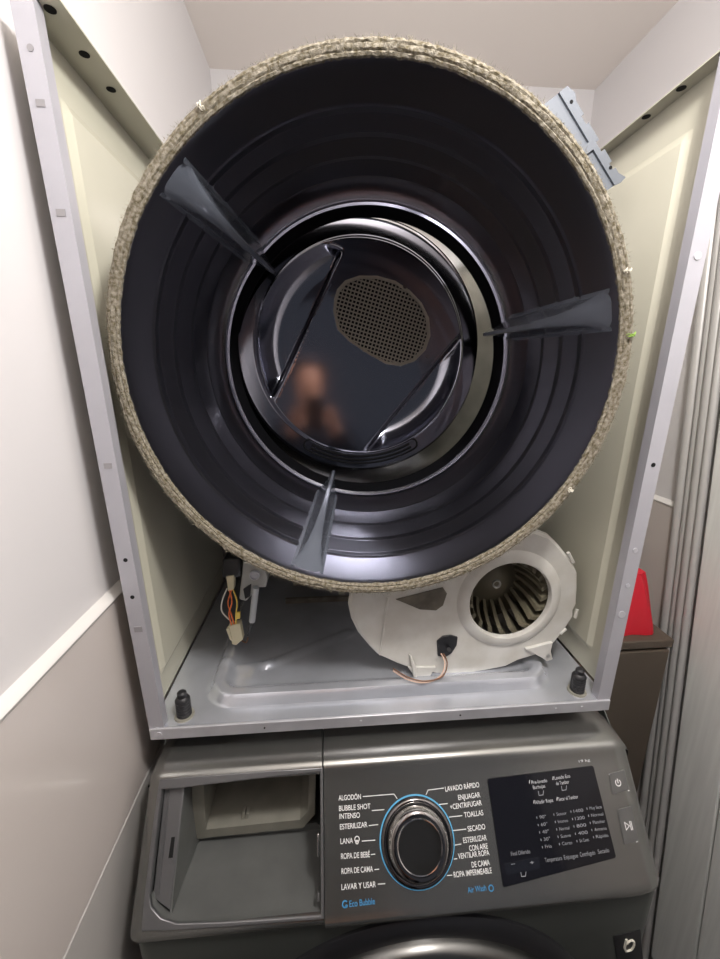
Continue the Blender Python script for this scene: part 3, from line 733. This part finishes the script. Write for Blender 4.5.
bm = bmesh.new(); prism(bm, [PP(.0505,-.012,-.012), PP(.0505,.132,-.012), Vector((.0505,yb_+.006,-.192)), Vector((.0505,yb_+.006,-.040))], (-.002,0,0)); obj('bay_side', bm, M['cavity'], ls)
bm = bmesh.new(); prism(bm, [PP(.2395,-.012,-.001), PP(.2395,.146,-.001), Vector((.2395,yb_+.12,-.192)), Vector((.2395,yb_+.12,-.040))], (.002,0,0)); obj('bay_side', bm, M['cavity'], ls)
obj('bay_roof', (lambda b: (prism(b, [PP(.028,-.010,-.004), PP(.2395,-.012,-.004), Vector((.2395,yb_+.12,-.043)), Vector((.028,yb_+.12,-.043))], (0,0,.002)), b)[1])(bmesh.new()), M['cavity'], ls)
for (u, v0, v1) in ((.2375,.058,.082),(.2375,.118,.126)):
    bm = bmesh.new(); prism(bm, [PP(u-.0025,v0,.001), PP(u,v0,.001), PP(u,v1,.001), PP(u-.0025,v1,.001)], -Vector(PNN)*.006); obj('latch_tab', bm, M['chrome'] if v0 < .1 else M['bezel'], ls, bevel=.0005)
# soap tray opening at the back of the bay
def bb(px, py, y=yb_): return Vector(hit(px, py, 1, y))
oo = [bb(190,768), bb(316,762), bb(315,815), bb(303,829), bb(194,840)]
ii = [bb(203,772), bb(309,766), bb(308,812), bb(300,820), bb(206,830)]
bm = bmesh.new(); frame(bm, oo, ii, (0,.006,0)); tb = obj('soap_box_frame', bm, M['beige'], ls, bevel=.001, label='beige plastic frame of the soap compartment')
bm = bmesh.new(); back = [p+Vector((0,.11,.01)) for p in ii]
va = [bm.verts.new(p) for p in ii]; vb_ = [bm.verts.new(p) for p in back]
for i in range(5): bm.faces.new((va[i], va[(i+1)%5], vb_[(i+1)%5], vb_[i]))
bm.faces.new(vb_); obj('soap_box', bm, M['beige'], ls)
bm = bmesh.new(); prism(bm, [bb(216,809,.02), bb(255,802,.02), bb(257,810,.02), bb(222,817,.02)], (0,.006,.0)); obj('soap_flap', bm, M['beige'], ls, bevel=.001, label='tilted beige flap inside the soap compartment')
bm = bmesh.new(); prism(bm, [bb(242,814,-.008), bb(245,812,-.008), bb(244,829,-.012), bb(240,829,-.012)], (0,.01,0)); prism(bm, [bb(246,814,-.008), bb(249,814,-.008), bb(246,831,-.012), bb(243.5,831,-.012)], (0,.01,0)); obj('flap_clip', bm, M['beige'], ls, bevel=.0006)
bm = bmesh.new(); prism(bm, [(.052,yb_+.004,-.19),(.2395,yb_+.004,-.19),(.2395,yb_+.12,-.19),(.052,yb_+.12,-.19)], (0,0,-.002)); prism(bm, [(.044,yb_+.0065,-.19),(.24,yb_+.0065,-.19),oo[3]+Vector((.02,.0065,0)),oo[4]+Vector((-.02,.0065,0))],(0,.001,0)); obj('bay_back', bm, M['cavity'], ls)

# body front under the panel
bm, rows = loft(low, X0, X1, .024, .026); bm.faces.new(rows[-1]); bm.faces.new(rows[0][::-1])
wb_ = obj('washer_body', bm, M['inoxlow'], ws, smooth=True)
for xa in (X0+.0002, X1-.0022):
    bm = bmesh.new(); prism(bm, [(xa,.62,-.031),(xa,.03,-.036),(xa,-.004,-.062),(xa,-.070,-.14),(xa,-.098,-.185),(xa,-.100,-.95),(xa,.62,-.95)], (.002,0,0)); obj('body_side', bm, M['inoxlow'], ws)
for x in (.06, .65): 
    bm = bmesh.new(); mt = Matrix.Translation((x,-.06,0)) @ Matrix.Rotation(PI/2, 4, 'X'); lathe(bm, [(.0001,ZF),(.02,ZF),(.02,-.955),(.0001,-.955)], mt, 16); obj('foot', bm, M['rubber'], ws)
# door
DC = Vector((.372, -.130, -.441))
def dring(name, prof, m, parent, label=None):
    bm = bmesh.new(); lathe(bm, prof, Matrix.Translation(DC), 120, closed=True); return obj(name, bm, m, parent, smooth=True, label=label)
wd = dring('door_surround', [(.262,.002),(.262,-.004),(.255,-.008),(.236,-.010),(.232,-.010),(.232,.002)], M['black'], ws, 'black recess ring around the washer door')
dring('door_ring', [(.232,.0),(.2335,-.012),(.2315,-.022),(.2265,-.027),(.2205,-.0285),(.2165,-.027),(.2145,-.022),(.2145,0)], M['doorring'], wd, 'brushed metal door ring')
dring('door_bead', [(.2190,-.0275),(.2200,-.0300),(.2180,-.0312),(.2162,-.0296),(.2165,-.0275)], M['chrome'], wd)
bm = bmesh.new(); lathe(bm, [(.0001,-.055),(.10,-.052),(.17,-.043),(.208,-.030),(.2155,-.022),(.2155,-.01),(.0001,-.02)], Matrix.Translation(DC), 80); obj('door_glass', bm, M['glass'], wd, smooth=True)
# sticker on the lower right
def fp2(px, py): p = hit(px, py, 1, -.1304); return Vector((p[0], -.1304, p[2]))
bm = bmesh.new(); prism(bm, [fp2(613,936), fp2(640,930), fp2(643,962), fp2(618,968)], (0,-.0006,0)); stk = obj('sticker', bm, M['black'], wb_, label='black energy sticker with a white looped mark')

# dial
ccx, ccv = .3695, .0745
MQ = Matrix(((1,0,0),(0,PNN[1],PDN[1]),(0,PNN[2],PDN[2]))).to_4x4()
MDL = Matrix.Translation(PP(ccx, ccv)) @ MQ
def dl(name, prof, m, parent, label=None, n=72, closed=False):
    bm = bmesh.new(); lathe(bm, prof, MDL, n, closed=closed); return obj(name, bm, m, parent, smooth=True, label=label)
dl('dial_light_ring', [(.0475,.0002),(.0511,.0002),(.0511,.0008),(.0475,.0008)], M['led'], cp, 'blue glowing ring around the dial', closed=True)
kb = dl('dial', [(.0495,.0),(.0492,.003),(.0470,.0055),(.0445,.0062),(.0435,.0058)], M['darkchrome'], cp, 'round chrome programme dial')
dl('dial_groove', [(.0437,.0058),(.0425,.0042),(.0415,.0050)], M['black'], kb)
dl('dial_body', [(.0416,.0045),(.0414,.008),(.0400,.013),(.0385,.0165),(.0370,.0180)], M['chrome'], kb)
dl('dial_collar', [(.0371,.0179),(.0352,.0192),(.0330,.0198),(.0303,.0194)], M['darkchrome'], kb)
dl('dial_trim', [(.0303,.0194),(.0296,.0203),(.0286,.0200)], M['chrome'], kb)
dl('dial_face', [(.0288,.0197),(.0260,.0190),(.0150,.0186),(.0001,.0184)], M['knobface'], kb, 'black glossy dial face')
# display
dp = [pv(487,779), pv(593,766), pv(616,858), pv(503,888)]
def rr(P, r, h):   # rounded quad on the panel
    out = []
    for i in range(4):
        a = Vector((*P[i-1],0)); b = Vector((*P[i],0)); c2 = Vector((*P[(i+1)%4],0))
        d1 = (a-b).normalized()*r; d2 = (c2-b).normalized()*r
        for k in range(5):
            t = k/4; q = (b+d1)*(1-t)**2+b*2*t*(1-t)+(b+d2)*t*t; out.append(PP(q.x, q.y, h))
    return out
def plate(name, P, r, h0, h1, m, parent, label=None, bevel=.0003):
    bm = bmesh.new(); prism(bm, rr(P, r, h1), -Vector(PNN)*(h1-h0)); return obj(name, bm, m, parent, bevel=bevel, label=label)
ds = plate('display', dp, .003, -.001, .0008, M['glass'], cp, 'black glass display with small white settings text')
pw = plate('power_button', [pv(609,774), pv(624,770), pv(628,790), pv(612,795)], .0015, -.001, .0012, M['button'], cp, 'small power button')
pb = plate('start_button', [pv(617,810), pv(631,806), pv(638,841), pv(624,845)], .0015, -.001, .0012, M['button'], cp, 'tall start and pause button')
plate('minus_plus_pad', [pv(504,864), pv(539,857), pv(540,869), pv(506,876)], .001, .0007, .0010, mat('touch_pad', (.010,.011,.016), .12), ds)

# printing
def text_mesh(s, bold=0.0):
    cu = bpy.data.curves.new('t', 'FONT'); cu.body = s; cu.size = 1; cu.offset = bold
    o = bpy.data.objects.new('t', cu); COL.objects.link(o); dg = bpy.context.evaluated_depsgraph_get(); dg.update()
    me = bpy.data.meshes.new_from_object(o.evaluated_get(dg)); bpy.data.objects.remove(o, do_unlink=True); return me
def label(s, p0, p1, hgt, m, parent, h=.0003, bold=.006, name='printed_text', conv=pv, plane=PP):
    """text whose baseline runs from picture point p0 to p1 on the panel; hgt = capital height in metres"""
    me = text_mesh(s, bold); a = Vector(conv(*p0)); b = Vector(conv(*p1))
    xs = [v.co.x for v in me.vertices]; x0, x1 = min(xs), max(xs); W_ = (b-a).length; d = (b-a)/W_; nrm = Vector((d.y, -d.x))
    if nrm.y > 0: nrm = -nrm
    ky = hgt/.69; kx = W_/(x1-x0)
    for v in me.vertices:
        q = a+d*((v.co.x-x0)*kx)+nrm*(v.co.y*ky); v.co = plane(q.x, q.y, h)
    me.materials.append(m); o = bpy.data.objects.new(name, me); COL.objects.link(o); o.parent = parent
    return o
CH = .0058
for s, p0, p1 in (("ALGODÓN",(338.5,801),(361,799.5)),("BUBBLE SHOT",(339,811.5),(370.5,809)),("INTENSO",(339.5,819.5),(360,818)),("ESTERILIZAR",(340,830),(367.5,827.5)),("LANA",(340.5,844.5),(353,843.5)),
                  ("ROPA DE BEBÉ",(341,859.5),(370,857.5)),("ROPA DE CAMA",(341.5,874.5),(373,872)),("LAVAR Y USAR",(341.5,890.5),(376,887.5)),
                  ("LAVADO RÁPIDO",(445.5,792),(479.5,787.5)),("ENJUAGAR",(458.5,800.5),(480.5,797.5)),("+CENTRIFUGAR",(450.5,810),(482,805.5)),("TOALLAS",(464.5,818),(483.5,815.5)),("SECADO",(468,832),(485.5,829.5)),
                  ("ESTERILIZAR",(463.5,843.5),(487,840.5)),("CON AIRE",(469.5,851.5),(488,849)),("VENTILAR ROPA",(458.5,859.5),(489.5,855.5)),("DE CAMA",(472,868),(490,865.5)),("ROPA IMPERMEABLE",(454,878),(492,873.5))):
    label(s, p0, p1, CH, M['print'], cp)
label("Eco Bubble", (349.5,907.5), (375,904.5), .0062, M['blueprint'], cp); label("Air Wash", (468,893.5), (486.5,890.8), .0058, M['blueprint'], cp)
def pline(pp, m=M['print'], r=.00045, parent=None, name='printed_line', h=.0003):
    bm = bmesh.new(); P = [Vector(pv(*p)) for p in pp]
    for a, b in zip(P, P[1:]):
        d = (b-a).normalized()*r; nn = Vector((-d.y, d.x))
        vv = [a+nn-d*.5, a-nn-d*.5, b-nn+d*.5, b+nn+d*.5]; prism(bm, [PP(q.x,q.y,h) for q in vv], Vector(PNN)*.0001)
    return obj(name, bm, m, parent or cp)
for pp in (((363,797),(394,794.5),(397,799)),((372,811),(384,810)),((369,826),(378,825)),((362,841.5),(375,840.5)),((371,855),(375,854.5)),((374.5,870),(379,869.5)),((378,884.5),(385,884)),
           ((443.5,788.5),(428,790.5),(426,795)),((447.5,804),(438,805)),((462,816),(449,817.5)),((466,829.5),(453,831)),((461,844.5),(455,845.5)),((457,859),(454,859.5)),((452,875.5),(447,876))): pline(pp)
def loopmark(c, r, m, parent, a0=0, a1=2*PI, w=.0005, name='printed_symbol', n=20):
    cu, cv_ = pv(*c); bm = bmesh.new()
    f_ = lambda a, q: PP(cu+q*math.cos(a), cv_+q*math.sin(a), .0004)
    for k in range(n):
        t0 = a0+(a1-a0)*k/n; t1 = a0+(a1-a0)*(k+1)/n
        prism(bm, [f_(t0,r-w), f_(t0,r+w), f_(t1,r+w), f_(t1,r-w)], Vector(PNN)*.0001)
    return obj(name, bm, m, parent)
loopmark((357,839.5), .0030, M['print'], cp); loopmark((357,842.5), .0018, M['print'], cp)
loopmark((345,904.5), .0032, M['blueprint'], cp, .4, 5.6, .0007); loopmark((346.5,906.5), .0012, M['blueprint'], cp)
loopmark((491,888.5), .0030, M['blueprint'], cp, 0, 2*PI, .0006)
label("19 kg", (579,763), (590,761.5), .0030, M['dimprint'], cp)
# display text
DT = dict(h=.0011, bold=0)
for s, p0, p1 in (("Pre-lavado",(531.5,784.5),(547,782.3)),("Burbujas",(533,789.5),(545,787.8)),("Lavado Eco",(554.5,780),(570,777.8)),("de Tambor",(556,785.5),(569,783.6)),
                  ("Añadir Ropa",(535,804.5),(553,802)),("Secar el Tambor",(558.5,801.3),(578,798.5))): label(s, p0, p1, .0042, M['dimprint'], ds, **DT)
label("Final Diferido", (511,856), (530,853.3), .0042, M['greyprint'], ds, **DT)
for s, p0, p1 in (("Temperatura",(545,862.5),(562,860)),("Enjuague",(564,859.7),(578,857.6)),("Centrifugado",(580,857),(595,854.6)),("Secado",(598,854),(609,852.2))): label(s, p0, p1, .0046, M['greyprint'], ds, **DT)
cols = [(["90°","60°","40°","30°","Fría"],(538,819),(543.5,848.5),6.5),(["Sensor","Intenso","Normal","Suave","Corto"],(555,816),(560.5,845.5),10),(["1400","1200","800","400","Sin Centr."],(572,813),(578,842.5),9.5),(["Muy Seco","Normal","Planchar","Armario","Rápido"],(588,810),(594.5,838.5),12)]
for words, a, b, wd_ in cols:
    for k, s in enumerate(words):
        x = a[0]+(b[0]-a[0])*k/4; y = a[1]+(b[1]-a[1])*k/4; label(s, (x+1.5,y), (x+1.5+wd_,y-wd_*.13), .0036, M['greyprint'], ds, **DT)
        q = pv(x-1.5, y-1.2); bm = bmesh.new(); prism(bm, [PP(q[0]-.0005,q[1]-.0012,.0011),PP(q[0]+.0005,q[1]-.0012,.0011),PP(q[0]+.0005,q[1]+.0012,.0011),PP(q[0]-.0005,q[1]+.0012,.0011)], Vector(PNN)*.0001); obj('indicator_mark', bm, M['greyprint'], ds)
for p in ((529,783.5),(552.5,780),(533.5,803.5),(556.5,800.5)): pline((p, (p[0]+.3,p[1]-3)), M['print'], .0004, ds, 'indicator_mark', .0011)
label("–", (511,866.5), (515,866), .006, M['greyprint'], ds, h=.0013, bold=.006); label("+", (530,865), (534,864.4), .0045, M['greyprint'], ds, h=.0013, bold=.006)
def basket(c, parent):   # little tub icon
    x, y = c
    pline(((x-2.5,y-2),(x-1.8,y+2.2),(x+2.2,y+1.6),(x+2.6,y-2.6)), M['greyprint'], .0004, parent, 'printed_symbol', .0011)
basket((523,874.5), ds); basket((540.5,793.5), ds); basket((563.5,788.5), ds)
# power and start symbols
def sym(c, r, a0, a1, parent): 
    cu, cv_ = pv(*c); bm = bmesh.new(); f_ = lambda a, q: PP(cu+q*math.cos(a), cv_+q*math.sin(a), .0014)
    for k in range(18):
        t0 = a0+(a1-a0)*k/18; t1 = a0+(a1-a0)*(k+1)/18; prism(bm, [f_(t0,r-.0006), f_(t0,r+.0006), f_(t1,r+.0006), f_(t1,r-.0006)], Vector(PNN)*.0001)
    prism(bm, [PP(cu-.0006,cv_-.005,.0014), PP(cu+.0006,cv_-.005,.0014), PP(cu+.0006,cv_+.0005,.0014), PP(cu-.0006,cv_+.0005,.0014)], Vector(PNN)*.0001)
    obj('power_symbol', bm, M['print'], parent)
sym((617.5,783), .0038, math.radians(-60), math.radians(240), pw)
cu, cv_ = pv(627.5, 826); bm = bmesh.new()
tri = [(-.0045,-.005),(.0025,0),(-.0045,.005)]; tin = [(-.0036,-.0034),(.0012,0),(-.0036,.0034)]
frame(bm, [PP(cu+a,cv_+b,.0014) for a,b in tri], [PP(cu+a,cv_+b,.0014) for a,b in tin], Vector(PNN)*.0001)
for s in (.0034,.0054): prism(bm, [PP(cu+s-.0005,cv_-.005,.0014), PP(cu+s+.0005,cv_-.005,.0014), PP(cu+s+.0005,cv_+.005,.0014), PP(cu+s-.0005,cv_+.005,.0014)], Vector(PNN)*.0001)
obj('start_symbol', bm, M['print'], pb)
for a in ((609,775),(628,791)): pline((a, (a[0]+1,a[1])), M['print'], .0006, cp, 'indicator_mark')
pline(((636,842),(637.5,841.5)), M['print'], .0008, cp, 'indicator_mark')
# mark on the sticker: looped white figure
bm = bmesh.new(); c_ = fp2(627.5,945); 
def sp_(a, r, cx=0, cz=0): return Vector((c_.x+cx+r[0]*math.cos(a), -.1311, c_.z+cz+r[1]*math.sin(a)))
loop = [sp_(math.radians(-60+15*k),(.0062,.011), .003, -.001) for k in range(15)]
tube(bm, [Vector((c_.x-.005,-.1311,c_.z+.014)), Vector((c_.x-.0045,-.1311,c_.z-.004)), Vector((c_.x-.001,-.1311,c_.z-.012)), *loop], .0018, 6)
obj('sticker_mark', bm, M['lint'], stk)

# ---------------------------------------------------------------- the photographer, standing behind the lens (seen only as a blurred reflection in the rear disc)
def skin_chain(name, nodes, edges, m, parent, sub=2):
    me = bpy.data.meshes.new(name); me.from_pydata([n_[0] for n_ in nodes], edges, []); me.materials.append(m)
    o = bpy.data.objects.new(name, me); COL.objects.link(o)
    if parent: o.parent = parent
    mo_ = o.modifiers.new('skin', 'SKIN'); mo_.use_smooth_shade = True
    for i, n_ in enumerate(nodes):
        d = me.skin_vertices[0].data[i]; d.radius = n_[1] if isinstance(n_[1], tuple) else (n_[1], n_[1]); d.use_root = (i == 0)
    sb = o.modifiers.new('sub', 'SUBSURF'); sb.levels = sub; sb.render_levels = sub
    return o
px_, py_ = .25, -.84
ZS = .40   # shoulder height
body = [((px_,py_,-.16),(.13,.09)),((px_,py_,.05),(.13,.09)),((px_,py_,.28),(.15,.10)),((px_,py_,.42),(.10,.08)),((px_,py_+.01,.48),.050),((px_,py_+.03,.56),(.062,.075)),((px_,py_+.035,.66),(.072,.088)),((px_,py_+.03,.735),.055),
        ((px_-.19,py_,ZS),.055),((px_-.24,py_+.06,.20),.045),((px_-.075,py_+.27,.42),.032),
        ((px_+.19,py_,ZS),.055),((px_+.24,py_+.06,.20),.045),((px_+.09,py_+.27,.42),.032),
        ((px_-.10,py_,-.30),.085),((px_-.11,py_+.02,-.56),.058),((px_-.11,py_,-.93),.040),
        ((px_+.10,py_,-.30),.085),((px_+.11,py_+.02,-.56),.058),((px_+.11,py_,-.93),.040)]
edges = [(0,1),(1,2),(2,3),(3,4),(4,5),(5,6),(6,7),(3,8),(8,9),(9,10),(3,11),(11,12),(12,13),(0,14),(14,15),(15,16),(0,17),(17,18),(18,19)]
pr = skin_chain('person', body, edges, M['skin'], None)
pr['label'] = 'person in dark clothes holding a phone, reflected in the rear disc'; pr['category'] = 'person'
fat = lambda L, k=.012: [(p, (q[0]+k, q[1]+k) if isinstance(q, tuple) else q+k) for p, q in L]
skin_chain('jumper', fat([body[i] for i in (0,1,2,3,8,9,11,12)]+[((px_-.085,py_+.26,.413),.030),((px_+.10,py_+.26,.413),.030)]), [(0,1),(1,2),(2,3),(3,4),(4,5),(5,8),(3,6),(6,7),(7,9)], M['cloth'], pr)
skin_chain('trousers', fat([body[i] for i in (0,14,15,16,17,18,19)]), [(0,1),(1,2),(2,3),(0,4),(4,5),(5,6)], M['cloth'], pr)
bm = bmesh.new(); bmesh.ops.create_uvsphere(bm, u_segments=24, v_segments=14, radius=.094, matrix=Matrix.Translation((px_,py_+.015,.685)) @ Matrix.Diagonal((.92,1.08,1.05,1)))
for v in list(bm.verts):
    if v.co.y > py_+.075 and v.co.z < .72: bm.verts.remove(v)
obj('hair', bm, M['cloth'], pr, smooth=True)
for sx in (-1, 1):
    wx = px_+(-.075 if sx < 0 else .09); wy = py_+.27
    palm = [((wx,wy,.42),(.026,.018)),((wx+sx*-.004,wy+.045,.455),(.036,.014))]
    nodes = list(palm); ed = [(0,1)]
    for k in range(4):
        b0 = Vector((wx+sx*(.012-.004*k), wy+.05, .435+.021*k)); i0 = len(nodes); L = (.8,.95,1,.85)[k]
        for q, (dx, dy) in enumerate(((-.004,.018),(-.020*L,.026),(-.036*L,.020))): nodes.append(((b0.x+sx*dx, b0.y+dy*.6, b0.z), .0085-.0008*q))
        ed += [(1,i0),(i0,i0+1),(i0+1,i0+2)]
    i0 = len(nodes); nodes += [((wx-sx*.018,wy+.030,.445),.011),((wx-sx*.032,wy+.034,.470),.0095),((wx-sx*.040,wy+.038,.488),.0085)]; ed += [(0,i0),(i0,i0+1),(i0+1,i0+2)]
    skin_chain('hand', nodes, ed, M['skin'], pr)
phn = thing('phone', 'dark phone held up by the person behind the lens', 'phone')
bm = bmesh.new(); c0_ = Vector(CAM)-Vector(FW)*.008+Vector(UP)*-.035+Vector(RT)*.0
prism(bm, [c0_+Vector(RT)*a+Vector(UP)*b for a, b in ((-.036,-.075),(.036,-.075),(.036,.075),(-.036,.075))], -Vector(FW)*.008)
obj('phone_body', bm, M['black'], phn, bevel=.003)
bm = bmesh.new(); prism(bm, [c0_-Vector(FW)*.0081+Vector(RT)*a+Vector(UP)*b for a, b in ((-.033,-.071),(.033,-.071),(.033,.071),(-.033,.071))], -Vector(FW)*.0004)
obj('phone_screen', bm, M['glass'], phn)

for m_ in (M['gap_shade'], M['slot'], M['hole']): m_.node_tree.nodes['Principled BSDF'].inputs['Specular IOR Level'].default_value = .1
